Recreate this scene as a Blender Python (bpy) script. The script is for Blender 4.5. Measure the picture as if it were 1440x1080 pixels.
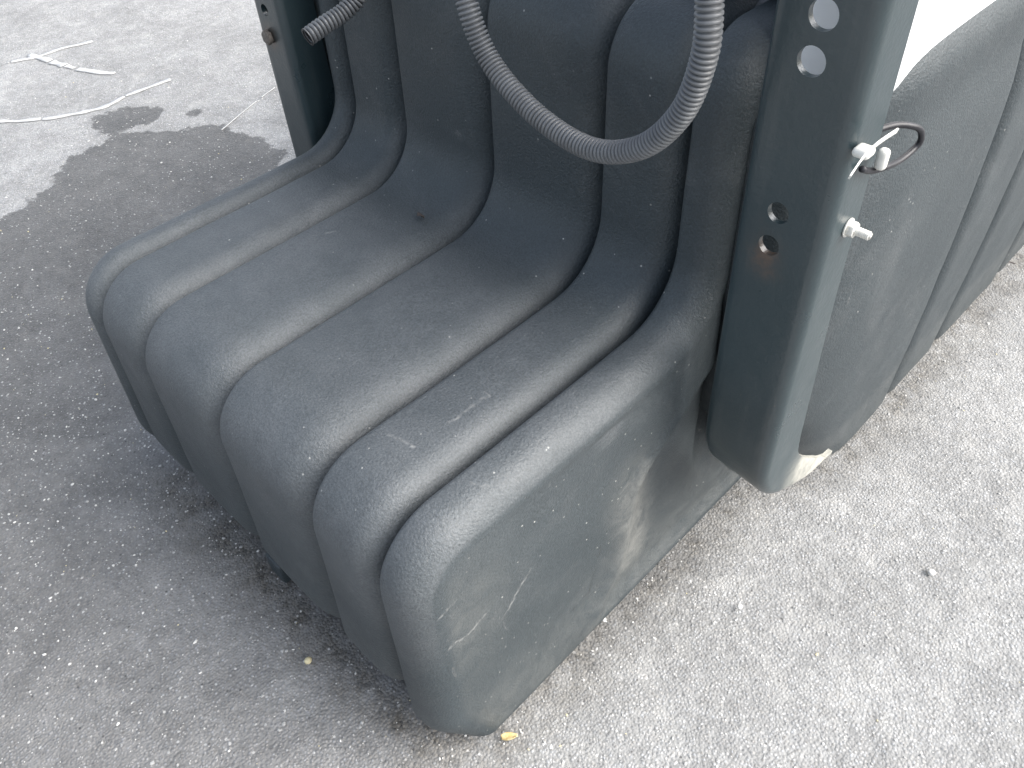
import bpy, bmesh, math, random
import numpy as np
from mathutils import Vector, Matrix, noise

random.seed(7)
rng = np.random.default_rng(7)
for o in list(bpy.data.objects):
    bpy.data.objects.remove(o)
SC = bpy.context.scene
COL = SC.collection

# ------------------------------------------------------------------ camera
R = np.array([[0.71239415, 0.69971733, -0.05376094],
              [0.47240003, -0.53478731, -0.70060027],
              [-0.51897282, 0.47370687, -0.71152584]])
cam_d = bpy.data.cameras.new("camera")
cam = bpy.data.objects.new("camera", cam_d)
COL.objects.link(cam)
m = Matrix(((R[0][0], -R[1][0], -R[2][0], 0.0),
            (R[0][1], -R[1][1], -R[2][1], 0.0),
            (R[0][2], -R[1][2], -R[2][2], 1.0),
            (0, 0, 0, 1)))
cam.matrix_world = m
cam_d.sensor_width = 36.0
cam_d.lens = 1174.23 / 1440 * 36.0
cam_d.clip_start = 0.02
cam_d.clip_end = 300
SC.camera = cam

# ------------------------------------------------------------------ light
SUN = Vector((1.0, 0.60, 1.0)).normalized()
elev = math.asin(SUN.z)
azim = math.atan2(SUN.x, SUN.y)
world = bpy.data.worlds.new("World")
SC.world = world
world.use_nodes = True
wt = world.node_tree
bg = wt.nodes["Background"]
sky = wt.nodes.new("ShaderNodeTexSky")
sky.sky_type = 'NISHITA'
sky.sun_disc = False
sky.sun_elevation = elev
sky.sun_rotation = azim
sky.air_density = 1.0
sky.dust_density = 3.0
sky.ozone_density = 1.0
hs = wt.nodes.new("ShaderNodeHueSaturation")
hs.inputs['Saturation'].default_value = 0.58      # thin cloud over the whole sky
wt.links.new(sky.outputs[0], hs.inputs['Color'])
wt.links.new(hs.outputs[0], bg.inputs[0])
bg.inputs[1].default_value = 0.085
sl = bpy.data.lights.new("sun", 'SUN')
sl.energy = 1.5
sl.angle = math.radians(62)
sl.color = (1.0, 0.985, 0.955)
so = bpy.data.objects.new("sun", sl)
so.rotation_euler = SUN.to_track_quat('Z', 'Y').to_euler()
COL.objects.link(so)
SC.view_settings.view_transform = 'Standard'
SC.view_settings.look = 'None'
SC.view_settings.exposure = 1.95
SC.view_settings.gamma = 1.0
SC.view_settings.use_curve_mapping = False
SC.cycles.max_bounces = 6


# ------------------------------------------------------------------ helpers
def tag(o, label=None, cat=None, group=None, kind=None):
    if label: o['label'] = label
    if cat: o['category'] = cat
    if group: o['group'] = group
    if kind: o['kind'] = kind
    return o


def empty(name, loc=(0, 0, 0)):
    o = bpy.data.objects.new(name, None)
    o.location = loc
    o.empty_display_size = 0.05
    COL.objects.link(o)
    return o


def mesh_obj(name, verts, faces, mat, parent=None, smooth=True):
    """verts in world coordinates; parent sits at its own location, unrotated."""
    me = bpy.data.meshes.new(name)
    off = Vector(parent_world(parent)) if parent else Vector((0, 0, 0))
    me.from_pydata([Vector(v) - off for v in verts], [], faces)
    me.validate()
    if smooth:
        me.polygons.foreach_set('use_smooth', [True] * len(me.polygons))
    if mat: me.materials.append(mat)
    o = bpy.data.objects.new(name, me)
    COL.objects.link(o)
    if parent: o.parent = parent
    return o


def parent_world(p):
    v = Vector((0, 0, 0))
    while p:
        v += p.location
        p = p.parent
    return v


def bm_obj(name, bm, mat, parent=None, smooth=True):
    bmesh.ops.recalc_face_normals(bm, faces=bm.faces)
    vs = [v.co.copy() for v in bm.verts]
    bm.verts.index_update()
    fs = [[v.index for v in f.verts] for f in bm.faces]
    bm.free()
    return mesh_obj(name, vs, fs, mat, parent, smooth)


def sharp(o, deg=35):
    o.data.set_sharp_from_angle(angle=math.radians(deg))
    return o


def catmull(pts, n):
    P = [np.array(p, float) for p in pts]
    P = [2 * P[0] - P[1]] + P + [2 * P[-1] - P[-2]]
    out = []
    for i in range(1, len(P) - 2):
        for k in range(n):
            t = k / n
            a, b, c, d = P[i - 1], P[i], P[i + 1], P[i + 2]
            out.append(0.5 * ((2 * b) + (c - a) * t + (2 * a - 5 * b + 4 * c - d) * t * t + (3 * b - a - 3 * c + d) * t ** 3))
    out.append(P[-2])
    return np.array(out)


def resample(path, step):
    d = np.r_[0, np.cumsum(np.linalg.norm(np.diff(path, axis=0), axis=1))]
    s = np.arange(0, d[-1], step)
    return np.stack([np.interp(s, d, path[:, k]) for k in range(3)], 1)


def tube(path, radii, seg=14, cap=True):
    """returns verts, faces of a tube with parallel transported frame"""
    path = np.asarray(path, float)
    n = len(path)
    T = np.gradient(path, axis=0)
    T /= np.linalg.norm(T, axis=1)[:, None]
    u = np.cross(T[0], [0, 0, 1.0])
    if np.linalg.norm(u) < 1e-3: u = np.cross(T[0], [0, 1.0, 0])
    u /= np.linalg.norm(u)
    V, F = [], []
    for i in range(n):
        u = u - T[i] * (u @ T[i]); u /= np.linalg.norm(u)
        w = np.cross(T[i], u)
        for k in range(seg):
            a = 2 * math.pi * k / seg
            V.append(path[i] + radii[i] * (math.cos(a) * u + math.sin(a) * w))
    for i in range(n - 1):
        for k in range(seg):
            k2 = (k + 1) % seg
            F.append((i * seg + k, i * seg + k2, (i + 1) * seg + k2, (i + 1) * seg + k))
    if cap:
        F.append(tuple(range(seg))[::-1])
        F.append(tuple((n - 1) * seg + k for k in range(seg)))
    return V, F


# ------------------------------------------------------------------ materials
class NT:
    def __init__(s, name):
        s.m = bpy.data.materials.new(name)
        s.m.use_nodes = True
        s.t = s.m.node_tree
        s.b = s.t.nodes['Principled BSDF']
        s.tc = s.t.nodes.new('ShaderNodeTexCoord')

    def n(s, typ, **kw):
        nd = s.t.nodes.new(typ)
        for k, v in kw.items(): setattr(nd, k, v)
        return nd

    def l(s, a, b):
        s.t.links.new(a, b)

    def coord(s, scale=(1, 1, 1), rot=(0, 0, 0)):
        mp = s.n('ShaderNodeMapping')
        s.l(s.tc.outputs['Object'], mp.inputs[0])
        mp.inputs['Scale'].default_value = scale
        mp.inputs['Rotation'].default_value = rot
        return mp.outputs[0]

    def noise(s, scale, detail=3, rough=0.55, vec=None, dist=0.0):
        nd = s.n('ShaderNodeTexNoise')
        nd.inputs['Scale'].default_value = scale
        nd.inputs['Detail'].default_value = detail
        nd.inputs['Roughness'].default_value = rough
        nd.inputs['Distortion'].default_value = dist
        s.l(vec or s.coord(), nd.inputs['Vector'])
        return nd.outputs['Fac']

    def voro(s, scale, feature='F1', out='Distance', vec=None, rnd=1.0):
        nd = s.n('ShaderNodeTexVoronoi', feature=feature)
        nd.inputs['Scale'].default_value = scale
        nd.inputs['Randomness'].default_value = rnd
        s.l(vec or s.coord(), nd.inputs['Vector'])
        return nd.outputs[out]

    def ramp(s, fac, stops):
        nd = s.n('ShaderNodeValToRGB')
        els = nd.color_ramp.elements
        while len(els) < len(stops): els.new(0.5)
        for e, (p, c) in zip(els, stops):
            e.position = p
            if not hasattr(c, '__len__'): c = (c, c, c)
            e.color = (*c[:3], 1)
        s.l(fac, nd.inputs[0])
        return nd.outputs[0]

    def mix(s, fac, a, b, typ='MIX'):
        nd = s.n('ShaderNodeMix', data_type='RGBA', blend_type=typ)
        ins = [i for i in nd.inputs if i.enabled]
        F = nd.inputs[0]; A = nd.inputs[6]; B = nd.inputs[7]
        for sock, v in ((F, fac), (A, a), (B, b)):
            if isinstance(v, (int, float)):
                if sock is F: sock.default_value = v
                else: sock.default_value = (v, v, v, 1)
            elif isinstance(v, tuple): sock.default_value = (*v, 1)
            else: s.l(v, sock)
        return nd.outputs[2]

    def math(s, op, a, b=0.0, clamp=False):
        nd = s.n('ShaderNodeMath', operation=op, use_clamp=clamp)
        for sock, v in ((nd.inputs[0], a), (nd.inputs[1], b)):
            if isinstance(v, (int, float)): sock.default_value = v
            else: s.l(v, sock)
        return nd.outputs[0]

    def bump(s, h, dist, strength=1.0, prev=None):
        nd = s.n('ShaderNodeBump')
        nd.inputs['Strength'].default_value = strength
        nd.inputs['Distance'].default_value = dist
        s.l(h, nd.inputs['Height'])
        if prev is not None: s.l(prev, nd.inputs['Normal'])
        return nd.outputs[0]

    def done(s, col=None, rough=None, nrm=None, metal=None, spec=None):
        for k, v in (('Base Color', col), ('Roughness', rough), ('Normal', nrm), ('Metallic', metal), ('Specular IOR Level', spec)):
            if v is None: continue
            sock = s.b.inputs[k]
            if isinstance(v, (int, float)) and k != 'Base Color': sock.default_value = v
            elif isinstance(v, tuple): sock.default_value = (*v, 1)
            elif isinstance(v, (int, float)): sock.default_value = (v, v, v, 1)
            else: s.l(v, sock)
        return s.m


SCRATCH = [((-0.333, 0.1984, 0.2678), (-0.333, 0.2237, 0.2629)), ((-0.333, 0.2237, 0.2629), (-0.333, 0.2455, 0.2695)),
           ((-0.333, 0.1685, 0.3201), (-0.333, 0.215, 0.3338)), ((-0.333, 0.2592, 0.2286), (-0.333, 0.3088, 0.2761)),
           ((-0.4305, 0.3109, 0.421), (-0.4292, 0.3601, 0.421)), ((-0.4607, 0.2614, 0.421), (-0.4328, 0.268, 0.421)),
           ((-0.3653, 0.274, 0.421), (-0.3485, 0.2829, 0.419)), ((-0.7809, 0.4064, 0.421), (-0.7667, 0.428, 0.421)),
           ((-0.236, 0.6701, 0.317), (-0.236, 0.7486, 0.2498)), ((-0.236, 0.7486, 0.2498), (-0.236, 0.8219, 0.2122)),
           ((-0.236, 0.7832, 0.2915), (-0.236, 0.8745, 0.2464))]
GOUGE = [((-0.333, 0.4212, 0.1884), (-0.333, 0.4028, 0.1156)), ((-0.333, 0.4028, 0.1156), (-0.333, 0.3723, 0.1088)),
         ((-0.333, 0.4667, 0.1541), (-0.333, 0.4774, 0.0791)), ((-0.333, 0.5458, 0.1526), (-0.333, 0.5611, 0.1254))]
TANK_AT = (-0.65, 0.6, 0.0)


def segs_mask(t, segs, w0, w1, noise_amp):
    """wear marks with their own place on the tank: 1 on the segments, 0 away from them"""
    src = t.tc.outputs['Object']
    nz = t.n('ShaderNodeTexNoise'); nz.inputs['Scale'].default_value = 55; nz.inputs['Detail'].default_value = 4
    t.l(src, nz.inputs['Vector'])
    def vm(op, a, b=None, c=None):
        nd = t.n('ShaderNodeVectorMath', operation=op)
        for k, v in enumerate((a, b)):
            if v is None: continue
            if isinstance(v, tuple): nd.inputs[k].default_value = v
            else: t.l(v, nd.inputs[k])
        if c is not None: t.l(c, nd.inputs['Scale'])
        return nd
    j = vm('SUBTRACT', nz.outputs['Color'], (0.5, 0.5, 0.5)).outputs[0]
    amp = t.n('ShaderNodeValue'); amp.outputs[0].default_value = noise_amp
    p = vm('ADD', src, vm('SCALE', j, None, amp.outputs[0]).outputs[0]).outputs[0]
    out = None
    for a, b in segs:
        a = Vector(a) - Vector(TANK_AT); b = Vector(b) - Vector(TANK_AT); e = b - a
        pa = vm('SUBTRACT', p, tuple(a)).outputs[0]
        h = t.math('MULTIPLY', vm('DOT_PRODUCT', pa, tuple(e)).outputs['Value'], 1 / e.length_squared, True)
        ev = t.n('ShaderNodeCombineXYZ')
        for k in range(3): ev.inputs[k].default_value = e[k]
        q = vm('SCALE', ev.outputs[0], None, h).outputs[0]
        d = vm('LENGTH', vm('SUBTRACT', pa, q).outputs[0]).outputs['Value']
        out = d if out is None else t.math('MINIMUM', out, d)
    mr = t.n('ShaderNodeMapRange')
    mr.inputs['From Min'].default_value = w0; mr.inputs['From Max'].default_value = w1
    mr.inputs['To Min'].default_value = 1; mr.inputs['To Max'].default_value = 0
    t.l(out, mr.inputs['Value'])
    return mr.outputs[0]


def m_plastic():
    """moulded black polyethylene: leathery grain, scuffs, specks of dust"""
    t = NT('moulded_plastic')
    base = t.mix(t.ramp(t.noise(5, 4, 0.6), [(0.3, 0), (0.7, 1)]), (0.025, 0.034, 0.039), (0.036, 0.046, 0.051))
    # greyish rubbed film
    film = t.ramp(t.noise(9, 6, 0.72, dist=0.5), [(0.52, 0), (0.78, 1)])
    c = t.mix(t.math('MULTIPLY', film, 0.26), base, (0.135, 0.140, 0.142))
    td = t.n('ShaderNodeAttribute'); td.attribute_name = 'tread'
    tf = t.math('MULTIPLY', td.outputs['Fac'], t.ramp(t.noise(18, 6, 0.7), [(0.25, 0.30), (0.75, 0.62)]))
    c = t.mix(tf, c, (0.132, 0.140, 0.146))
    # scuffs, stretched one way
    sc = t.ramp(t.noise(7, 9, 0.8, vec=t.coord((1.0, 5.0, 2.0), (0.3, 0.5, 0.9)), dist=1.2), [(0.64, 0), (0.70, 1)])
    c = t.mix(t.math('MULTIPLY', sc, 0.35), c, (0.24, 0.24, 0.235))
    # light specks of grit
    cell = t.voro(85, out='Color')
    sep = t.n('ShaderNodeSeparateColor'); t.l(cell, sep.inputs[0])
    near = t.ramp(t.voro(85), [(0.055, 1), (0.11, 0)])
    few = t.ramp(sep.outputs[0], [(0.80, 0), (0.82, 1)])
    sp = t.math('MULTIPLY', t.math('MULTIPLY', near, few), t.ramp(t.noise(6, 2), [(0.42, 0.1), (0.60, 0.9)]))
    c = t.mix(sp, c, (0.42, 0.42, 0.40))
    fine = t.ramp(t.noise(520, 3, 0.7), [(0.35, 0.72), (0.65, 1.28)])
    c = t.mix(1.0, c, fine, 'MULTIPLY')
    # the dusty, stained hollow low on the near end, by position in the tank
    at = t.n('ShaderNodeAttribute'); at.attribute_name = 'dust'
    dn = t.ramp(t.noise(26, 7, 0.75, dist=0.8), [(0.32, 0.15), (0.60, 1)])
    c = t.mix(t.math('MULTIPLY', t.math('MULTIPLY', at.outputs['Fac'], dn), 0.75), c, (0.215, 0.215, 0.20))
    brk = t.ramp(t.noise(160, 3, 0.7), [(0.38, 0.15), (0.6, 1)])
    c = t.mix(t.math('MULTIPLY', t.math('MULTIPLY', segs_mask(t, SCRATCH, 0.0006, 0.0026, 0.012), brk), 0.5), c, (0.30, 0.30, 0.29))
    c = t.mix(t.math('MULTIPLY', segs_mask(t, GOUGE, 0.0004, 0.0016, 0.012), 0.75), c, (0.016, 0.016, 0.016))
    grain = t.noise(360, 3, 0.65)
    nb = t.bump(grain, 0.0017, 0.7)
    nb = t.bump(t.noise(70, 4, 0.6), 0.0009, 0.5, nb)
    nb = t.bump(t.noise(9, 2), 0.004, 0.35, nb)
    r = t.ramp(t.noise(14, 4), [(0.3, 0.44), (0.7, 0.60)])
    return t.done(c, r, nb, spec=0.52)


def m_paint():
    """dark teal painted steel"""
    t = NT('teal_painted_steel')
    c = t.mix(t.ramp(t.noise(7, 5, 0.6), [(0.3, 0), (0.75, 1)]), (0.017, 0.031, 0.036), (0.026, 0.042, 0.047))
    at = t.n('ShaderNodeAttribute'); at.attribute_name = 'dust'
    dn = t.ramp(t.noise(30, 6, 0.7), [(0.3, 0.25), (0.6, 1)])
    c = t.mix(t.math('MULTIPLY', at.outputs['Fac'], dn), c, (0.55, 0.53, 0.46))
    ru = t.n('ShaderNodeAttribute'); ru.attribute_name = 'rust'
    rn = t.ramp(t.noise(120, 5, 0.7), [(0.35, 0.2), (0.62, 1)])
    c = t.mix(t.math('MULTIPLY', ru.outputs['Fac'], rn), c, (0.13, 0.075, 0.045))
    s = t.ramp(t.noise(10, 8, 0.8, vec=t.coord((4, 1, 1), (0, 0, 0.4)), dist=1.0), [(0.66, 0), (0.70, 1)])
    c = t.mix(t.math('MULTIPLY', s, 0.4), c, (0.22, 0.24, 0.24))
    chip = t.ramp(t.noise(75, 5, 0.75), [(0.70, 0), (0.715, 1)])
    c = t.mix(t.math('MULTIPLY', chip, 0.6), c, (0.14, 0.12, 0.10))
    streak = t.ramp(t.noise(30, 5, 0.7, vec=t.coord((1, 1, 0.12))), [(0.50, 0), (0.75, 1)])
    c = t.mix(t.math('MULTIPLY', streak, 0.30), c, (0.11, 0.115, 0.11))
    nb = t.bump(t.noise(260, 3, 0.6), 0.0006, 0.5)
    nb = t.bump(t.noise(25, 3), 0.0015, 0.4, nb)
    return t.done(c, t.ramp(t.noise(20, 4), [(0.3, 0.26), (0.7, 0.38)]), nb, spec=0.9)


def m_simple(name, col, rough=0.5, metal=0.0, ns=120, var=0.2, bump=0.0004, second=None):
    t = NT(name)
    a = tuple(x * (1 - var) for x in col)
    b = second or tuple(min(1, x * (1 + var)) for x in col)
    c = t.mix(t.ramp(t.noise(ns, 4, 0.65), [(0.35, 0), (0.68, 1)]), a, b)
    return t.done(c, rough, t.bump(t.noise(ns * 3, 3), bump, 0.6), metal)


def m_ground():
    t = NT('asphalt')
    wet = t.n('ShaderNodeAttribute'); wet.attribute_name = 'wet'
    edge = t.noise(9, 7, 0.68, dist=0.3)
    wv = t.math('ADD', wet.outputs['Fac'], t.math('MULTIPLY', t.math('SUBTRACT', edge, 0.5), 1.5))
    wf = t.ramp(wv, [(0.47, 0), (0.54, 1)])
    sf = t.n('ShaderNodeAttribute'); sf.attribute_name = 'stain_fade'
    side_fade = t.ramp(t.math('ADD', sf.outputs['Fac'], t.math('MULTIPLY', t.math('SUBTRACT', t.noise(5, 6, 0.7), 0.5), 0.5)), [(0.05, 0), (0.95, 1)])
    wf = t.math('MULTIPLY', wf, side_fade)
    # aggregate: stones of several greys held in binder
    cell = t.voro(270, out='Color')
    sep = t.n('ShaderNodeSeparateColor'); t.l(cell, sep.inputs[0])
    d = t.voro(270)
    stone = t.ramp(sep.outputs[0], [(0.0, 0.20), (0.35, 0.27), (0.7, 0.36), (0.92, 0.42), (1.0, 0.52)])
    warm = t.mix(sep.outputs[1], (1.03, 1.0, 0.95), (0.97, 1.0, 1.03))
    stone = t.mix(1.0, stone, warm, 'MULTIPLY')
    binder = t.mix(t.ramp(t.noise(60, 5, 0.7), [(0.3, 0), (0.7, 1)]), (0.225, 0.225, 0.22), (0.33, 0.33, 0.325))
    c = t.mix(t.ramp(d, [(0.28, 1), (0.52, 0)]), binder, stone)
    # broad mottling, dusty pale areas
    c = t.mix(1.0, c, t.ramp(t.noise(3.2, 7, 0.66), [(0.3, 0.80), (0.7, 1.18)]), 'MULTIPLY')
    c = t.mix(1.0, c, t.ramp(t.noise(11, 5, 0.7, dist=0.8), [(0.35, 0.88), (0.65, 1.08)]), 'MULTIPLY')
    c = t.mix(t.math('MULTIPLY', t.ramp(t.noise(22, 6, 0.75, dist=0.6), [(0.50, 0), (0.75, 1)]), 0.35), c, (0.50, 0.49, 0.46))
    gm = t.n('ShaderNodeAttribute'); gm.attribute_name = 'grime_shade'
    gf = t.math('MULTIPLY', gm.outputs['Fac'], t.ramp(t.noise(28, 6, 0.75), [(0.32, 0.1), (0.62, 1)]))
    c = t.mix(gf, c, t.mix(sep.outputs[2], (0.050, 0.048, 0.044), (0.20, 0.185, 0.16)))  # base grime, with contact shade below the tank front painted into it
    # dark pits
    pit = t.ramp(t.voro(95), [(0.10, 1), (0.2, 0)])
    pc = t.voro(95, out='Color'); ps = t.n('ShaderNodeSeparateColor'); t.l(pc, ps.inputs[0])
    c = t.mix(t.math('MULTIPLY', t.math('MULTIPLY', pit, t.ramp(ps.outputs[0], [(0.80, 0), (0.84, 1)])), 0.7), c, (0.06, 0.06, 0.06))
    # bright stones
    br = t.voro(140); bc = t.voro(140, out='Color'); bs = t.n('ShaderNodeSeparateColor'); t.l(bc, bs.inputs[0])
    bf = t.math('MULTIPLY', t.ramp(br, [(0.20, 1), (0.30, 0)]), t.ramp(bs.outputs[1], [(0.90, 0), (0.92, 1)]))
    dry = t.mix(t.math('MULTIPLY', bf, 0.5), c, (0.60, 0.59, 0.57))
    wetc = t.mix(1.0, c, (0.43, 0.425, 0.42), 'MULTIPLY')
    wetc = t.mix(t.math('MULTIPLY', bf, 0.75), wetc, (0.52, 0.52, 0.50))
    col = t.mix(wf, dry, wetc)
    nb = t.bump(t.math('SUBTRACT', 1.0, d), 0.0018, 0.8)
    nb = t.bump(t.noise(700, 3, 0.7), 0.0010, 0.7, nb)
    nb = t.bump(t.noise(45, 4), 0.004, 0.6, nb)
    r = t.mix(wf, 0.9, 0.5)
    return t.done(col, r, nb, spec=0.35)


M_PL, M_PT, M_GR = m_plastic(), m_paint(), m_ground()
M_ZINC = m_simple('zinc_plated_steel', (0.74, 0.72, 0.66), 0.35, 0.25, 200, 0.15)
M_RUST = m_simple('rusty_steel', (0.15, 0.13, 0.11), 0.8, 0.0, 300, 0.4, 0.001)
M_COND = m_simple('grey_conduit', (0.115, 0.12, 0.125), 0.42, 0.0, 60, 0.15, 0.0003)
M_BORE = m_simple('conduit_inside', (0.03, 0.03, 0.03), 0.7)
M_RUB = m_simple('black_rubber', (0.022, 0.024, 0.028), 0.45)
M_CABLE = m_simple('black_cable_sheath', (0.014, 0.014, 0.018), 0.45)
M_NYL = m_simple('white_nylon', (0.66, 0.65, 0.60), 0.35, 0.0, 90, 0.05)
M_WHITE = m_simple('white_gloss_paint', (0.86, 0.87, 0.88), 0.3, 0.0, 6, 0.02, 0.0002)
M_CHALK = m_simple('white_chalk', (0.52, 0.52, 0.51), 0.9, 0.0, 150, 0.12, 0.001)
M_LEAF = m_simple('dry_leaf', (0.55, 0.40, 0.16), 0.8, 0.0, 90, 0.2, 0.001, (0.72, 0.62, 0.38))
M_TWIG = m_simple('dark_twig', (0.06, 0.05, 0.045), 0.85, 0.0, 200, 0.3)
M_PEB = [m_simple('pebble_pale', (0.62, 0.61, 0.58), 0.75, 0.0, 200, 0.15, 0.001),
         m_simple('pebble_grey', (0.38, 0.38, 0.37), 0.8, 0.0, 200, 0.2, 0.001),
         m_simple('pebble_straw', (0.66, 0.58, 0.36), 0.7, 0.0, 200, 0.15, 0.001)]


# ------------------------------------------------------------------ ground
def poly_sdf(P, poly):
    """positive inside"""
    poly = np.array(poly, float)
    d = np.full(len(P), 1e9)
    inside = np.zeros(len(P), bool)
    n = len(poly)
    for i in range(n):
        a, b = poly[i], poly[(i + 1) % n]
        e = b - a
        t = np.clip(((P - a) @ e) / (e @ e), 0, 1)
        d = np.minimum(d, np.linalg.norm(P - (a + t[:, None] * e), axis=1))
        c = (a[1] > P[:, 1]) != (b[1] > P[:, 1])
        with np.errstate(divide='ignore', invalid='ignore'):
            xi = (b[0] - a[0]) * (P[:, 1] - a[1]) / (b[1] - a[1]) + a[0]
        inside ^= c & (P[:, 0] < xi)
    return np.where(inside, d, -d)


STAIN = [(-1.951, .282), (-2.007, .396), (-2.073, .505), (-2.11, .616), (-2.067, .691), (-1.982, .764),
         (-1.885, .829), (-1.76, .862), (-1.65, .84), (-1.597, .80), (-1.3, .80), (-1.0, .70), (0.3, .5), (0.3, -1.2),
         (-1.9, -1.2), (-2.2, -.5), (-2.0, .05)]
BLOB = [(-2.231, .636), (-2.218, .719), (-2.125, .783), (-2.068, .742), (-2.098, .648), (-2.17, .61)]
BLOB2 = [(-2.06, .80), (-2.05, .845), (-2.02, .835), (-2.03, .80)]


def build_ground():
    xs = np.r_[-60, -30, -15, -8, -5, np.arange(-3.6, 0.9, 0.02), 1.5, 3, 6, 15, 40]
    ys = np.r_[-40, -15, -6, -2, -1, np.arange(-0.7, 2.3, 0.02), 3, 5, 9, 20, 60]
    X, Y = np.meshgrid(xs, ys, indexing='ij')
    P = np.stack([X.ravel(), Y.ravel()], 1)
    Z = np.array([0.006 * noise.noise(Vector((x * 1.7, y * 1.7, 3.1))) + 0.0015 * noise.noise(Vector((x * 14, y * 14, 1.0))) for x, y in P]) - 0.004
    Z = np.where((P[:, 0] > -1.2) & (P[:, 0] < -0.1) & (P[:, 1] > 0.1), np.minimum(Z, 0.0), Z)
    nx, ny = len(xs), len(ys)
    F = []
    for i in range(nx - 1):
        for j in range(ny - 1):
            a = i * ny + j
            F.append((a, a + ny, a + ny + 1, a + 1))
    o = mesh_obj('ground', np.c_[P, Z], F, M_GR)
    s = np.maximum(poly_sdf(P, STAIN) / 0.07, np.maximum(poly_sdf(P, BLOB), poly_sdf(P, BLOB2)) / 0.05)
    w = np.clip(0.5 + 0.5 * s, 0, 1)
    at = o.data.attributes.new('wet', 'FLOAT', 'POINT'); at.data.foreach_set('value', w)
    u = P[:, 0] + 0.10 * np.sin(P[:, 1] * 7)
    s2 = np.interp(u, [-1.4, -1.0, -0.72, -0.45, -0.20], [1.0, 0.78, 0.58, 0.36, 0.0])  # stain tone weakens gradually towards the near end
    at = o.data.attributes.new('stain_fade', 'FLOAT', 'POINT'); at.data.foreach_set('value', s2)
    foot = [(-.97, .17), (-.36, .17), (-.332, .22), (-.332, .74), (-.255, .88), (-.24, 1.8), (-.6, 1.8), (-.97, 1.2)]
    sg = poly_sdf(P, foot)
    at = o.data.attributes.new('grime_shade', 'FLOAT', 'POINT')
    at.data.foreach_set('value', np.clip(1 + (sg + 0.012) / 0.075, 0, 1) ** 1.6 * np.where(P[:, 0] + 0.5 * (P[:, 1] - 0.2) < -0.35, 1.0, 0.75))  # stronger along the front, where it deepens the painted contact shade
    tag(o, 'grey weathered asphalt yard with a dark damp stain', kind='structure')
    return o


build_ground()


# ------------------------------------------------------------------ tank
def round_poly(V, n_arc=12, seg=0.02, off=0.0, counts=None):
    """closed polygon V = [(u, v, r)], convex corners turn one way; off moves it inward.
    Same topology for every offset, as counts are fixed by the offset-0 shape."""
    n = len(V)
    P = [np.array(v[:2], float) for v in V]
    area = sum(P[i][0] * P[(i + 1) % n][1] - P[(i + 1) % n][0] * P[i][1] for i in range(n))
    sgn = 1 if area > 0 else -1
    E = []
    for i in range(n):
        e = P[(i + 1) % n] - P[i]; e /= np.linalg.norm(e); E.append(e)
    N = [sgn * np.array((-e[1], e[0])) for e in E]       # inward
    Q, Rr, conv = [], [], []
    for i in range(n):
        e0, e1, n0, n1 = E[i - 1], E[i], N[i - 1], N[i]
        A = np.array([n0, n1])
        Q.append(np.linalg.solve(A, [n0 @ P[i] + off, n1 @ P[i] + off]))
        cv = sgn * (e0[0] * e1[1] - e0[1] * e1[0]) > 0
        conv.append(cv)
        Rr.append(max(0.003, V[i][2] - off) if cv else V[i][2] + off)
    arcs = []
    for i in range(n):
        e0, e1 = E[i - 1], E[i]
        c = np.clip(e0 @ e1, -1, 1); phi = math.acos(c)
        tl = Rr[i] * math.tan(phi / 2)
        a = Q[i] - e0 * tl
        nn = N[i - 1] if conv[i] else -N[i - 1]
        cen = a + nn * Rr[i]
        pts = []
        for k in range(n_arc + 1):
            th = phi * k / n_arc
            sg = 1 if (sgn > 0) == conv[i] else -1
            ca, sa = math.cos(sg * th), math.sin(sg * th)
            v = a - cen
            pts.append(cen + np.array((ca * v[0] - sa * v[1], sa * v[0] + ca * v[1])))
        arcs.append(pts)
    out, cnt = [], []
    for i in range(n):
        out += arcs[i]
        a, b = arcs[i][-1], arcs[(i + 1) % n][0]
        m = counts[i] if counts else max(1, int(np.linalg.norm(b - a) / seg))
        cnt.append(m)
        for k in range(1, m):
            out.append(a + (b - a) * k / m)
    return np.array(out), cnt


def shoulder(t, w, d):
    """inward offset at distance t from the groove centre: a quarter ellipse"""
    if t >= w: return 0.0
    u = (w - t) / w
    return d * (1 - math.sqrt(max(0.0, 1 - u ** 2.2)))


def rib_stations(a, b, wa, da, wb, db, n=9):
    """(coordinate, offset) across one rib from a to b"""
    st = []
    for k in range(n + 1):
        t = wa * (1 - math.cos(math.pi / 2 * k / n))
        st.append((a + t, shoulder(t, wa, da)))
    m = max(2, int((b - a - wa - wb) / 0.02))
    for k in range(1, m):
        st.append((a + wa + (b - a - wa - wb) * k / m, 0.0))
    for k in range(n, -1, -1):
        t = wb * (1 - math.cos(math.pi / 2 * k / n))
        st.append((b - t, shoulder(t, wb, db)))
    return st


FRONT = [(1.10, 0.003, 0.01), (0.214, 0.003, 0.035), (0.163, 0.105, 0.07), (0.170, 0.421, 0.072),
         (0.580, 0.421, 0.072), (0.590, 0.705, 0.060), (1.10, 0.705, 0.01)]
_, FC = round_poly(FRONT)
MID = [(1.10, 0.035, 0.01), (0.232, 0.035, 0.05), (0.158, 0.150, 0.07), (0.170, 0.421, 0.072),
       (0.580, 0.421, 0.072), (0.590, 0.705, 0.060), (1.10, 0.705, 0.01)]
_, MC = round_poly(MID)

tank = empty('plastic_tank', (-0.65, 0.6, 0.0))
tag(tank, 'large black ribbed plastic tank with a low stepped front standing on the asphalt', 'tank')


def wob(y, z, x):
    p = Vector((x * 4, y * 4, z * 4))
    return 0.0022 * noise.noise(p) + 0.0008 * noise.noise(p * 4)


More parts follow.
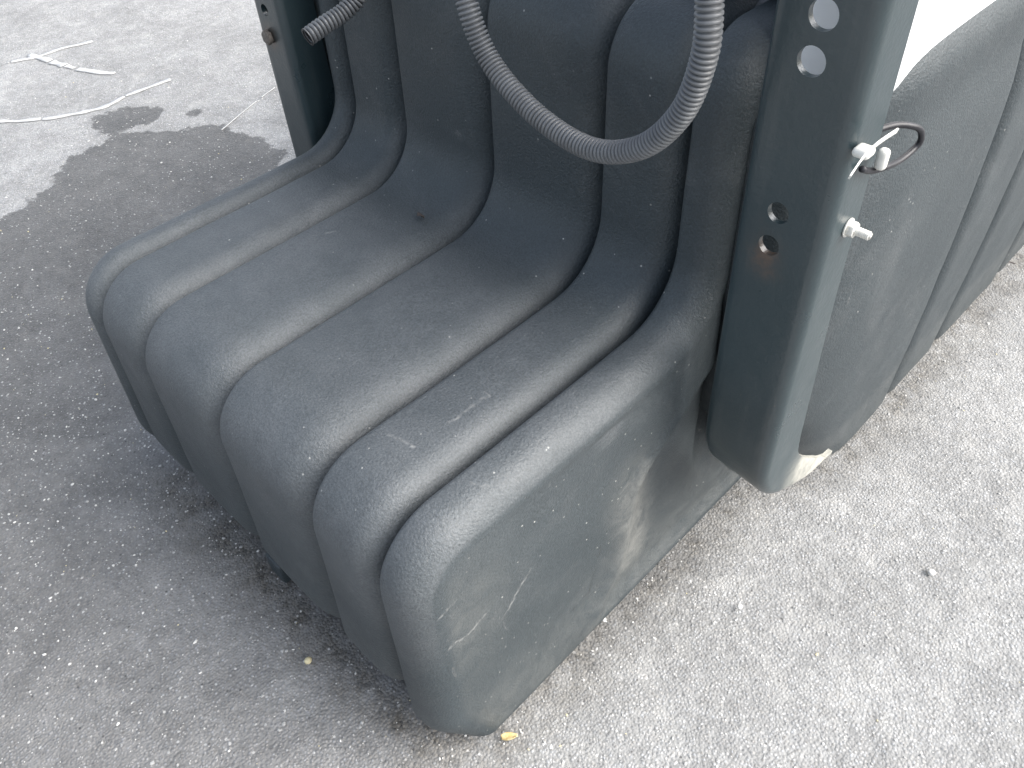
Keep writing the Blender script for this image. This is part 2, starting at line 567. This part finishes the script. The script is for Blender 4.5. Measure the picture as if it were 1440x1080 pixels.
def pocket(y, z):
    """how far the near end wall is pressed in beside the post"""
    def ss(v): v = min(1, max(0, v)); return v * v * (3 - 2 * v)
    yc = 0.605
    d = 0.040 * ss((y - yc) / 0.06) * ss((z - 0.05) / 0.16)
    # shallow fold running down from the pocket to the foot of the wall
    zs = [0.0, 0.08, 0.13, 0.235, 0.27, 0.30, 0.36]
    cy = [0.40, 0.431, 0.459, 0.469, 0.491, 0.547, 0.62]
    yc2 = np.interp(z, zs, cy)
    fold = ss((y - yc2) / 0.05) * ss((0.38 - z) / 0.08)
    d += 0.011 * fold
    d -= 0.005 * math.exp(-((y - yc2 - 0.0) / 0.018) ** 2) * ss((0.33 - z) / 0.06)
    return d


def make_rib(a, b, wa, da, wb, db, cap=None):
    st = rib_stations(a, b, wa, da, wb, db)
    V, F, rows = [], [], []
    shp, cnt_ = (FRONT, FC) if cap and cap > 0 else (MID, MC)
    for x, d in st:
        pr, _ = round_poly(shp, off=d, counts=cnt_)
        rows.append(len(V))
        cx = ((x - a) / (b - a) - 0.5) * 2
        crown = 0.0025 * cx * cx
        for (y, z) in pr:
            if cap and cap > 0: z = max(0.003, z - d * max(0.0, 1 - z / 0.13))      # the end wall stays down on the ground
            V.append((x, y + crown * (1 if y < 1 else 0) * 0.6 + wob(y, z, x), z - (crown if z > 0.3 else 0) + (wob(y, z, x + 9) if z > 0.05 else 0)))
    n = len(pr)
    for r in range(len(st) - 1):
        for k in range(n):
            k2 = (k + 1) % n
            F.append((rows[r] + k, rows[r] + k2, rows[r + 1] + k2, rows[r + 1] + k))
    dust = [0.0] * len(V)
    if cap:
        side = cap
        base = rows[-1] if side > 0 else rows[0]
        prev = [base + k for k in range(n)]
        ring0 = [V[i] for i in prev]
        x0 = ring0[0][0]
        cy, cz = 0.66, 0.30
        NR = 44
        for j in range(1, NR):
            f = j / NR
            cur = []
            for k in range(n):
                y = ring0[k][1] * (1 - f) + cy * f; z = ring0[k][2] * (1 - f) + cz * f
                x = x0
                e = min(1, f / 0.10)
                x += side * 0.0 
                if side > 0:
                    x -= pocket(y, z) * e
                    x += wob(y * 1.5, z * 1.5, 5) * 1.3 * e
                V.append((x, y, z)); cur.append(len(V) - 1)
                if side > 0:
                    c1 = 1.3 * math.exp(-(((y - 0.485 + 0.12 * (z - 0.17)) / 0.032) ** 2 + ((z - 0.17) / 0.11) ** 4))
                    c2 = 0.30 * math.exp(-(((z - 0.03) / 0.10) ** 2))
                    c3 = 0.35 * math.exp(-(((y - 0.22) / 0.05) ** 2 + ((z - 0.28) / 0.09) ** 2))
                    dust.append(min(1, c1 + c2 + c3))
                else: dust.append(0)
            for k in range(n):
                k2 = (k + 1) % n
                F.append((prev[k], prev[k2], cur[k2], cur[k]) if side > 0 else (prev[k2], prev[k], cur[k], cur[k2]))
            prev = cur
        V.append((sum(V[i][0] for i in prev) / n, cy, cz)); dust.append(0)
        for k in range(n):
            F.append((prev[k], prev[(k + 1) % n], len(V) - 1))
    o = mesh_obj('rib', V, F, M_PL, tank)
    tr = [max(0, min(1, (0.56 - v[1]) / 0.12)) * max(0, min(1, (v[2] - 0.22) / 0.16)) for v in V]
    for k, xx in enumerate(V):
        if xx[0] > -0.335 and cap and cap > 0: tr[k] *= 0.3
    bm = bmesh.new(); bm.from_mesh(o.data); bmesh.ops.recalc_face_normals(bm, faces=bm.faces); bm.to_mesh(o.data); bm.free()
    at = o.data.attributes.new('dust', 'FLOAT', 'POINT'); at.data.foreach_set('value', dust)
    at = o.data.attributes.new('tread', 'FLOAT', 'POINT'); at.data.foreach_set('value', tr)
    return o


GX = [-0.968, -0.915, -0.810, -0.653, -0.490, -0.389, -0.333]
D, W = 0.038, 0.048
r0 = make_rib(GX[0], GX[1], 0.028, 0.032, 0.024, D, cap=-1)
r0['label'] = 'narrow rounded rib along the far edge'
for i in range(1, 5):
    w = W if GX[i + 1] - GX[i] > 0.12 else 0.035
    make_rib(GX[i], GX[i + 1], 0.015, D, w, D)
r5 = make_rib(GX[5], GX[6], 0.013, D, 0.034, 0.030, cap=1)
r5['label'] = 'narrow rib with flat scuffed end wall'

# wide rear body with ribs standing upright along its end wall
REAR = [(-1.062, 0.003, 0.02), (-1.055, 0.700, 0.070), (-0.245, 0.700, 0.070), (-0.252, 0.003, 0.02)]
_, RC = round_poly(REAR)


def make_side_rib(a, b, wa, da, wb, db, front=False):
    st = rib_stations(a, b, wa, da, wb, db, 10)
    V, F, rows = [], [], []
    for y, d in st:
        pr, _ = round_poly(REAR, off=d, counts=RC)
        rows.append(len(V))
        for (x, z) in pr:
            # slight barrel on the end wall and a shallow dent below the shoulder
            bar = 0.010 * math.sin(math.pi * min(1, max(0, z / 0.70)))
            dent = 0.006 * math.exp(-((z - 0.60) / 0.035) ** 2)
            s = 1 if x > -0.65 else -1
            f = min(1, abs(x + 0.65) / 0.35) ** 4
            if s < 0: x -= 0.075 * f
            lift = max(0.0, 0.30 - z) / 0.30
            sh = 0.21 * lift ** 1.25
            y_ = y + sh * max(0.0, 1 - (y - 0.612) / 0.409)
            V.append((x + s * f * (bar - dent) + wob(y, z, 3) * f, y_, max(0.004, z + (wob(y, x, 4) if z > 0.1 else 0))))
    n = len(pr)
    for r in range(len(st) - 1):
        for k in range(n):
            k2 = (k + 1) % n
            F.append((rows[r] + k, rows[r] + k2, rows[r + 1] + k2, rows[r + 1] + k))
    if front:
        F.append(tuple(rows[0] + k for k in range(n)))
    o = mesh_obj('side_rib', V, F, M_PL, tank)
    bm = bmesh.new(); bm.from_mesh(o.data); bmesh.ops.recalc_face_normals(bm, faces=bm.faces); bm.to_mesh(o.data); bm.free()
    at = o.data.attributes.new('dust', 'FLOAT', 'POINT')
    at.data.foreach_set('value', [0.15 if v.co.z < 0.12 else 0.0 for v in o.data.vertices])
    return o


SY = [0.612, 1.022, 1.19, 1.43, 1.62, 1.80]
fr = make_side_rib(SY[0], SY[1], 0.17, 0.075, 0.030, 0.020, front=True)
fr['label'] = 'broad swelling rib of the end wall next to the post'
for i in range(1, 5):
    make_side_rib(SY[i], SY[i + 1], 0.030, 0.020, 0.030, 0.020)

# small moulded foot under the front
def rbox(name, lo, hi, r, mat, parent=None, seg=3):
    bm = bmesh.new()
    bmesh.ops.create_cube(bm, size=1)
    for v in bm.verts:
        v.co = Vector([(lo[k] + hi[k]) / 2 + v.co[k] * (hi[k] - lo[k]) for k in range(3)])
    bmesh.ops.bevel(bm, geom=bm.edges[:], offset=r, segments=seg, profile=0.5, affect='EDGES')
    return sharp(bm_obj(name, bm, mat, parent), 40)


rbox('foot', (-0.728, 0.180, -0.002), (-0.692, 0.30, 0.040), 0.004, M_PL, tank)


# ------------------------------------------------------------------ posts
def make_post(xi, xo, label, holes, rust_at=None, inner_lip=1.0):
    """channel post: web faces the front, xo is the side with the broad flange.
    The lower end sweeps back under the tank."""
    s = 1 if xo > xi else -1
    w = abs(xo - xi)
    up = [(0.555, 1.30), (0.555, 1.1), (0.555, 0.9), (0.555, 0.7), (0.555, 0.5), (0.555, 0.38), (0.555, 0.32)]
    outer = up + [(0.557, 0.275), (0.568, 0.243), (0.590, 0.215), (0.628, 0.188), (0.688, 0.158), (0.745, 0.146)]
    inner = up + [(0.559, 0.283), (0.572, 0.250), (0.593, 0.221), (0.628, 0.165), (0.672, 0.112), (0.705, 0.085)]
    dep = [0.050, 0.050, 0.050, 0.051, 0.054, 0.062, 0.066, 0.068, 0.066, 0.060, 0.050, 0.032, 0.006]
    def cv(P): return catmull([(0, *p) for p in P], 8)[:, 1:]
    O, I = cv(outer), cv(inner)
    DP = np.interp(np.linspace(0, len(dep) - 1, len(O)), range(len(dep)), dep)
    tO = np.gradient(O, axis=0); tO /= np.linalg.norm(tO, axis=1)[:, None]
    tI = np.gradient(I, axis=0); tI /= np.linalg.norm(tI, axis=1)[:, None]
    # cross-section (u across from the inner edge 0..w, depth fraction), rounded corners
    rr = 0.011
    sec = [(0, inner_lip), (0, inner_lip * 0.6)]
    for k in range(7):
        a = math.pi / 2 * k / 6
        sec.append((rr - rr * math.cos(a), ('abs', rr - rr * math.sin(a))))
    for k in range(1, 8): sec.append((rr + (w - 2 * rr) * k / 8, ('abs', 0.0)))
    for k in range(7):
        a = math.pi / 2 * k / 6
        sec.append((w - rr + rr * math.sin(a), ('abs', rr - rr * math.cos(a))))
    sec += [(w, 0.35), (w, 0.6), (w, 0.8), (w, 1.0)]
    V, F = [], []
    n = len(sec)
    for i in range(len(O)):
        for (u, dd) in sec:
            f = u / w
            p = O[i] * f + I[i] * (1 - f)
            t = tO[i] * f + tI[i] * (1 - f)
            nrm = np.array((-t[1], t[0]))            # towards +y for a downward run
            q = dd[1] if isinstance(dd, tuple) else rr + (max(DP[i], rr + 0.001) - rr) * dd
            if isinstance(dd, tuple): q = min(q, DP[i])
            y, z = p + nrm * q
            V.append((xi + s * u, y, z))
    for i in range(len(O) - 1):
        for k in range(n - 1):
            F.append((i * n + k, i * n + k + 1, (i + 1) * n + k + 1, (i + 1) * n + k))
    post = empty('steel_post', ((xi + xo) / 2, 0.58, 0.14))
    tag(post, label, 'post', 'upright steel posts at the tank corners')
    pl = mesh_obj('channel', V, F, M_PT, post)
    bm = bmesh.new(); bm.from_mesh(pl.data)
    bmesh.ops.recalc_face_normals(bm, faces=bm.faces)
    f0 = min(bm.faces, key=lambda f: (f.calc_center_median() + post.location - Vector(((xi + xo) / 2, 0.555, 0.7))).length)
    if f0.normal.y > 0: bmesh.ops.reverse_faces(bm, faces=bm.faces)
    bm.to_mesh(pl.data); bm.free()
    sol = pl.modifiers.new('s', 'SOLIDIFY'); sol.thickness = 0.006; sol.offset = -1
    cutters = []
    for (hx, hz, hr) in holes:
        bm = bmesh.new()
        bmesh.ops.create_cone(bm, cap_ends=True, segments=36, radius1=hr, radius2=hr, depth=0.03,
                              matrix=Matrix.Translation((hx, 0.555, hz)) @ Matrix.Rotation(math.pi / 2, 4, 'X'))
        c = bm_obj('cutter', bm, None); cutters.append(c)
        b = pl.modifiers.new('b', 'BOOLEAN'); b.operation = 'DIFFERENCE'; b.solver = 'EXACT'; b.object = c
    dg = bpy.context.evaluated_depsgraph_get()
    me = bpy.data.meshes.new_from_object(pl.evaluated_get(dg))
    pl.modifiers.clear(); pl.data = me
    for c in cutters: bpy.data.objects.remove(c)
    sharp(pl, 38)
    wv = post.location
    du, ru = [], []
    for v in me.vertices:
        p = v.co + wv
        k = max(0, min(1, (0.265 - p.z) / 0.05)) * max(0, min(1, (p.y - 0.605) / 0.05)) if abs(p.x - xo) < 0.012 else 0
        du.append(k)
        k = 0
        if rust_at: k = math.exp(-(((p.x - rust_at[0]) ** 2 + (p.z - rust_at[1]) ** 2) / 0.013 ** 2))
        ru.append(k)
    a = me.attributes.new('dust', 'FLOAT', 'POINT'); a.data.foreach_set('value', du)
    a = me.attributes.new('rust', 'FLOAT', 'POINT'); a.data.foreach_set('value', ru)
    return post


near_post = make_post(-0.305, -0.222, 'dark teal steel channel post with four bolt holes beside the ribbed end wall',
                      [(-0.264, 0.759, 0.0114), (-0.266, 0.7255, 0.0114), (-0.2675, 0.597, 0.0098), (-0.270, 0.5635, 0.0098)], (-0.272, 0.553), 0.12)
far_post = make_post(-0.995, -1.062, 'far steel post at the top left with one small hole and a rusty bolt',
                     [(-1.033, 0.581, 0.0078)], (-1.036, 0.547))


def hex_bm(bm, c, r, h, axis, turn=0.3):
    rot = Vector((0, 0, 1)).rotation_difference(Vector(axis)).to_matrix().to_4x4()
    g = bmesh.ops.create_cone(bm, cap_ends=True, segments=6, radius1=r, radius2=r, depth=h,
                              matrix=Matrix.Translation(c) @ rot @ Matrix.Rotation(turn, 4, 'Z'))
    return g


def cyl_bm(bm, c, r, h, axis, seg=24):
    rot = Vector((0, 0, 1)).rotation_difference(Vector(axis)).to_matrix().to_4x4()
    bmesh.ops.create_cone(bm, cap_ends=True, segments=seg, radius1=r, radius2=r, depth=h,
                          matrix=Matrix.Translation(c) @ rot)


def bev(bm, off):
    bmesh.ops.bevel(bm, geom=[e for e in bm.edges if len(e.link_faces) == 2 and e.calc_face_angle() > 0.6], offset=off, segments=2, affect='EDGES', profile=0.5)


def nut_on_stud(parent, x, y, z, stud=0.016, label=None):
    bm = bmesh.new(); cyl_bm(bm, (x + 0.0012, y, z), 0.0085, 0.0016, (1, 0, 0)); bev(bm, 0.0004)
    b = sharp(bm_obj('washer', bm, M_ZINC, parent), 40)
    bm = bmesh.new(); hex_bm(bm, (x + 0.0050, y, z), 0.0074, 0.0058, (1, 0, 0)); bev(bm, 0.0008)
    n = sharp(bm_obj('nut', bm, M_ZINC, parent), 40)
    path = np.array([(x + 0.004 + stud * k / 60, y, z) for k in range(61)])
    rad = [0.0036 + 0.0004 * math.cos(k * math.pi * 2 / 5) - (0.0012 if k > 57 else 0) for k in range(61)]
    V, F = tube(path, rad, 16)
    st = mesh_obj('stud', V, F, M_ZINC, parent)
    if label: n['label'] = label
    return n


nut_on_stud(near_post, -0.2222, 0.590, 0.585, 0.017)

bm = bmesh.new(); hex_bm(bm, (-1.036, 0.5505, 0.546), 0.0105, 0.007, (0, -1, 0), 0.2); bev(bm, 0.0016)
sharp(bm_obj('bolt', bm, M_RUST, far_post), 40)

# ------------------------------------------------------------------ cable loop and tie at the flange
loop = [(-0.2315, 0.575, 0.664), (-0.2290, 0.600, 0.663), (-0.2200, 0.622, 0.6635), (-0.211, 0.636, 0.6600), (-0.207, 0.6455, 0.6535), (-0.206, 0.6500, 0.6430), (-0.208, 0.6455, 0.6365),
        (-0.210, 0.6285, 0.6335), (-0.212, 0.6071, 0.6368), (-0.216, 0.590, 0.640), (-0.2175, 0.575, 0.648)]
V, F = tube(catmull(loop, 8), [0.0026] * (8 * (len(loop) - 1) + 1), 12)
cab = mesh_obj('cable', V, F, M_CABLE)
tag(cab, 'black cable looped round the rear edge of the steel post flange', 'cable')


def ribbon(path, w, th, side):
    path = np.asarray(path, float); side = np.array(side, float); side /= np.linalg.norm(side)
    V, F = [], []
    T = np.gradient(path, axis=0)
    for i, p in enumerate(path):
        t = T[i] / np.linalg.norm(T[i]); sd = side - t * (side @ t); sd /= np.linalg.norm(sd); nn = np.cross(t, sd)
        for a, b in ((-1, -1), (1, -1), (1, 1), (-1, 1)):
            V.append(p + sd * a * w / 2 + nn * b * th / 2)
    for i in range(len(path) - 1):
        for k in range(4):
            k2 = (k + 1) % 4
            F.append((i * 4 + k, i * 4 + k2, i * 4 + 4 + k2, i * 4 + 4 + k))
    F.append((0, 1, 2, 3)); F.append(tuple(len(V) - 4 + k for k in (3, 2, 1, 0)))
    return V, F


tie = empty('cable_tie', (-0.215, 0.586, 0.655))
tag(tie, 'white nylon cable tie with its tail sticking out over the post flange', 'cable tie')
tp = catmull([(-0.202, 0.516, 0.6750), (-0.204, 0.535, 0.6800), (-0.205, 0.552, 0.6812), (-0.205, 0.570, 0.6806), (-0.205, 0.589, 0.6785)], 6)
V, F = ribbon(tp, 0.0036, 0.0013, (0.2, 0.25, 0.9))
sharp(mesh_obj('tail', V, F, M_NYL, tie, True), 40)
rbox('tie_head', (-0.216, 0.590, 0.6410), (-0.207, 0.5985, 0.6590), 0.0036, M_NYL, tie)
rbox('buckle', (-0.2215, 0.555, 0.6660), (-0.208, 0.5690, 0.6735), 0.0032, M_NYL, tie)


# ------------------------------------------------------------------ conduits
def conduit(name, pts, label, R0=0.0099, pitch=0.0042, open_end=False, depth=0.26):
    path = catmull(pts, 30)
    fine = resample(path, pitch / 8)
    n = len(fine)
    ph = [math.cos(2 * math.pi * k / 8) for k in range(n)]
    rad = [R0 * (1.04 - depth * max(0.0, -c) ** 0.7 - 0.03 * (1 - max(0.0, c))) for c in ph]
    root = empty(name, tuple(pts[len(pts) // 2]))
    tag(root, label, 'conduit', 'grey corrugated conduits')
    V, F = tube(fine, rad, 26, cap=not open_end)
    mesh_obj('sleeve', V, F, M_COND, root)
    if open_end:
        V, F = tube(fine[:160], [R0 * 0.80] * 160, 26, cap=False)
        # rim joins sleeve to bore
        r1, _ = tube(fine[:2], [R0 * 0.80, R0 * 0.8], 26, cap=False)
        r2, _ = tube(fine[:2], [rad[0], rad[0]], 26, cap=False)
        k0 = len(V)
        V = V + r2[:26]
        for k in range(26):
            k2 = (k + 1) % 26
            F.append((k, k2, k0 + k2, k0 + k))
        mesh_obj('bore', V, F, M_BORE, root)
    return root


conduit('corrugated_conduit', [(-0.640, 0.54, 0.840), (-0.602, 0.525, 0.765), (-0.580, 0.510, 0.709), (-0.552, 0.509, 0.661), (-0.490, 0.503, 0.632),
                               (-0.424, 0.500, 0.624), (-0.371, 0.500, 0.644), (-0.335, 0.500, 0.685), (-0.320, 0.500, 0.733), (-0.322, 0.502, 0.772), (-0.335, 0.51, 0.83), (-0.36, 0.53, 0.89)],
        'long grey corrugated conduit hanging in a deep loop in front of the ribs')
conduit('corrugated_conduit', [(-.828, .488, .621), (-.826, .511, .627), (-.822, .537, .634), (-.817, .558, .647), (-.810, .567, .677), (-.80, .567, .74), (-.79, .57, .82)],
        'short grey corrugated conduit with a cut open end near the far post', open_end=True, pitch=0.0050, depth=0.28)

# black hose lying on top of the tank
V, F = tube(catmull([(-0.60, 0.80, 0.735), (-0.50, 0.715, 0.726), (-0.43, 0.690, 0.722), (-0.37, 0.700, 0.720), (-0.335, 0.78, 0.722), (-0.335, 0.95, 0.722)], 10), [0.017] * 51, 18)
tag(mesh_obj('rubber_hose', V, F, M_RUB), 'black rubber hose lying on top of the tank left of the near post', 'hose')

# white panel beyond the post
pan = rbox('machine_panel', (-0.342, 0.632, 0.640), (-0.256, 1.60, 1.25), 0.012, M_WHITE)
tag(pan, 'bright white machine panel standing on the tank behind the near post', 'panel')


# ------------------------------------------------------------------ chalk lines, debris, grit
def chalk(name, pts, w, label):
    path = catmull([(x, y, 0.0) for x, y in pts], 30)
    V, F = [], []
    T = np.gradient(path, axis=0)
    n = len(path)
    for i, p in enumerate(path):
        t = T[i] / np.linalg.norm(T[i]); sd = np.array((-t[1], t[0], 0))
        k = w * (0.75 + 0.45 * noise.noise(Vector((p[0] * 30, p[1] * 30, 1)))) * (0.5 if i in (0, n - 1) else 1)
        j = 0.006 * noise.noise(Vector((p[0] * 12, p[1] * 12, 5)))
        z = 0.006 * noise.noise(Vector((p[0] * 1.7, p[1] * 1.7, 3.1))) + 0.0015 * noise.noise(Vector((p[0] * 14, p[1] * 14, 1.0))) - 0.004
        for a in (-1, 1):
            q = p + sd * (a * k / 2 + j)
            V.append((q[0], q[1], z + 0.0014))
    for i in range(n - 1):
        if noise.noise(Vector((path[i][0] * 45, path[i][1] * 45, 9))) < -0.36: continue
        F.append((2 * i, 2 * i + 1, 2 * i + 3, 2 * i + 2))
    o = mesh_obj(name, V, F, M_CHALK)
    so_ = o.modifiers.new('s', 'SOLIDIFY'); so_.thickness = 0.0012
    tag(o, label, 'chalk mark', 'white marks drawn on the asphalt')


chalk('chalk_line', [(-2.775, .63), (-2.743, .703), (-2.730, .774), (-2.703, .863)], 0.020, 'short faint white mark, topmost on the asphalt at the upper left')
chalk('chalk_line', [(-2.776, .696), (-2.645, .725), (-2.537, .751), (-2.434, .802)], 0.026, 'bold white slanting stroke meeting the topmost mark at its left end')
chalk('chalk_line', [(-2.48, .40), (-2.421, .469), (-2.37, .505), (-2.304, .592), (-2.265, .672), (-2.272, .768), (-2.263, .881)], 0.020, 'long white curved mark above the small dark damp spot')
chalk('chalk_line', [(-1.90, .82), (-1.949, .933), (-1.993, 1.04)], 0.004, 'thin faint white mark beside the foot of the far post')


def pebble(c, r, mat, name='pebble', sq=(1, 1, 0.6)):
    bm = bmesh.new()
    bmesh.ops.create_icosphere(bm, subdivisions=2, radius=1)
    a = random.random() * 6.28
    for v in bm.verts:
        k = 1 + 0.28 * noise.noise(v.co * 1.7 + Vector(c) * 50)
        p = Vector((v.co.x * sq[0], v.co.y * sq[1], v.co.z * sq[2])) * r * k
        p.rotate(Matrix.Rotation(a, 3, 'Z'))
        v.co = p + Vector(c)
    return bm_obj(name, bm, mat)


tag(pebble((-0.577, 0.135, 0.0), 0.0052, M_PEB[2]), 'small straw coloured pebble in the shade below the ribbed front', 'pebble')
tag(pebble((-0.336, 0.467 - 0.03, 0.0), 0.0035, M_PEB[0]), 'tiny pale pebble at the foot of the flat end wall', 'pebble')
tag(pebble((-0.061, 0.786, 0.0), 0.0055, M_PEB[0]), 'white pebble alone on the bright asphalt at the right', 'pebble')
tag(pebble((-0.218, 0.572, 0.0), 0.0040, M_PEB[0]), 'pale pebble on the asphalt below the near post', 'pebble')


def leaf(c, L, Wd, ang, mat, name, label, lift=0.004):
    V, F = [], []
    nu, nv = 10, 4
    for i in range(nu + 1):
        u = i / nu
        ww = Wd * math.sin(math.pi * (0.06 + 0.9 * u)) ** 0.8
        for j in range(nv + 1):
            v = j / nv - 0.5
            x, y = (u - 0.5) * L, v * ww
            z = lift * (abs(v) * 1.6 + 0.5 * math.sin(u * 4 + v * 3)) + 0.002
            V.append((c[0] + x * math.cos(ang) - y * math.sin(ang), c[1] + x * math.sin(ang) + y * math.cos(ang), c[2] + z))
    for i in range(nu):
        for j in range(nv):
            a = i * (nv + 1) + j
            F.append((a, a + nv + 1, a + nv + 2, a + 1))
    o = mesh_obj(name, V, F, mat)
    s_ = o.modifiers.new('s', 'SOLIDIFY'); s_.thickness = 0.0006
    tag(o, label, 'leaf')


leaf((-0.318, 0.243, 0.001), 0.020, 0.010, 0.9, M_LEAF, 'dry_leaf', 'small yellow brown leaf scrap at the near bottom corner of the tank')
leaf((-0.7024, 0.512, 0.4245), 0.010, 0.006, 0.3, M_TWIG, 'leaf_scrap', 'tiny dark crumpled leaf scrap lying on the fourth rib from the near end', 0.003)
V, F = tube(catmull([(-0.268, 1.470, 0.004), (-0.258, 1.492, 0.010), (-0.245, 1.508, 0.003)], 5), [0.0013] * 11, 7)
tag(mesh_obj('twig', V, F, M_TWIG), 'short black twig on the asphalt at the right edge by the tank', 'twig')


def grit():
    """loose stone chips over the asphalt that the camera looks at"""
    n = 15000
    V, F, MI = [], [], []
    base = bmesh.new(); bmesh.ops.create_icosphere(base, subdivisions=1, radius=1)
    bv = np.array([v.co[:] for v in base.verts]); base.verts.index_update()
    bf = [[v.index for v in f.verts] for f in base.faces]
    base.free()
    off = 0
    cnt = 0
    while cnt < n:
        # denser near the camera, where single chips show
        if rng.random() < 0.75: x, y = rng.uniform(-1.6, 0.3), rng.uniform(-0.35, 1.6)
        else: x, y = rng.uniform(-2.6, -0.9), rng.uniform(-0.3, 1.4)
        if -1.07 < x < -0.24 and y > 0.62: continue
        if -0.97 < x < -0.335 and y > 0.24: continue
        r = 0.0007 + 0.0016 * rng.random() ** 3
        s = rng.uniform(0.6, 1.3, 3) * r; s[2] *= 0.6
        a = rng.uniform(0, 6.28)
        p = bv * s * (1 + 0.2 * rng.standard_normal((len(bv), 1)))
        q = np.c_[p[:, 0] * math.cos(a) - p[:, 1] * math.sin(a), p[:, 0] * math.sin(a) + p[:, 1] * math.cos(a), p[:, 2]]
        z = 0.006 * noise.noise(Vector((x * 1.7, y * 1.7, 3.1))) + 0.0015 * noise.noise(Vector((x * 14, y * 14, 1.0))) - 0.004
        V.append(q + (x, y, z + s[2] * 0.3))
        F += [[i + off for i in f] for f in bf]
        mi = 0 if rng.random() < 0.35 else (2 if rng.random() < 0.04 else 1)
        MI += [mi] * len(bf)
        off += len(bv)
        cnt += 1
    o = mesh_obj('grit', np.concatenate(V), F, None, None, False)
    for mm in M_PEB: o.data.materials.append(mm)
    o.data.polygons.foreach_set('material_index', MI)
    tag(o, 'loose pale stone grit scattered over the asphalt', kind='stuff')


grit()
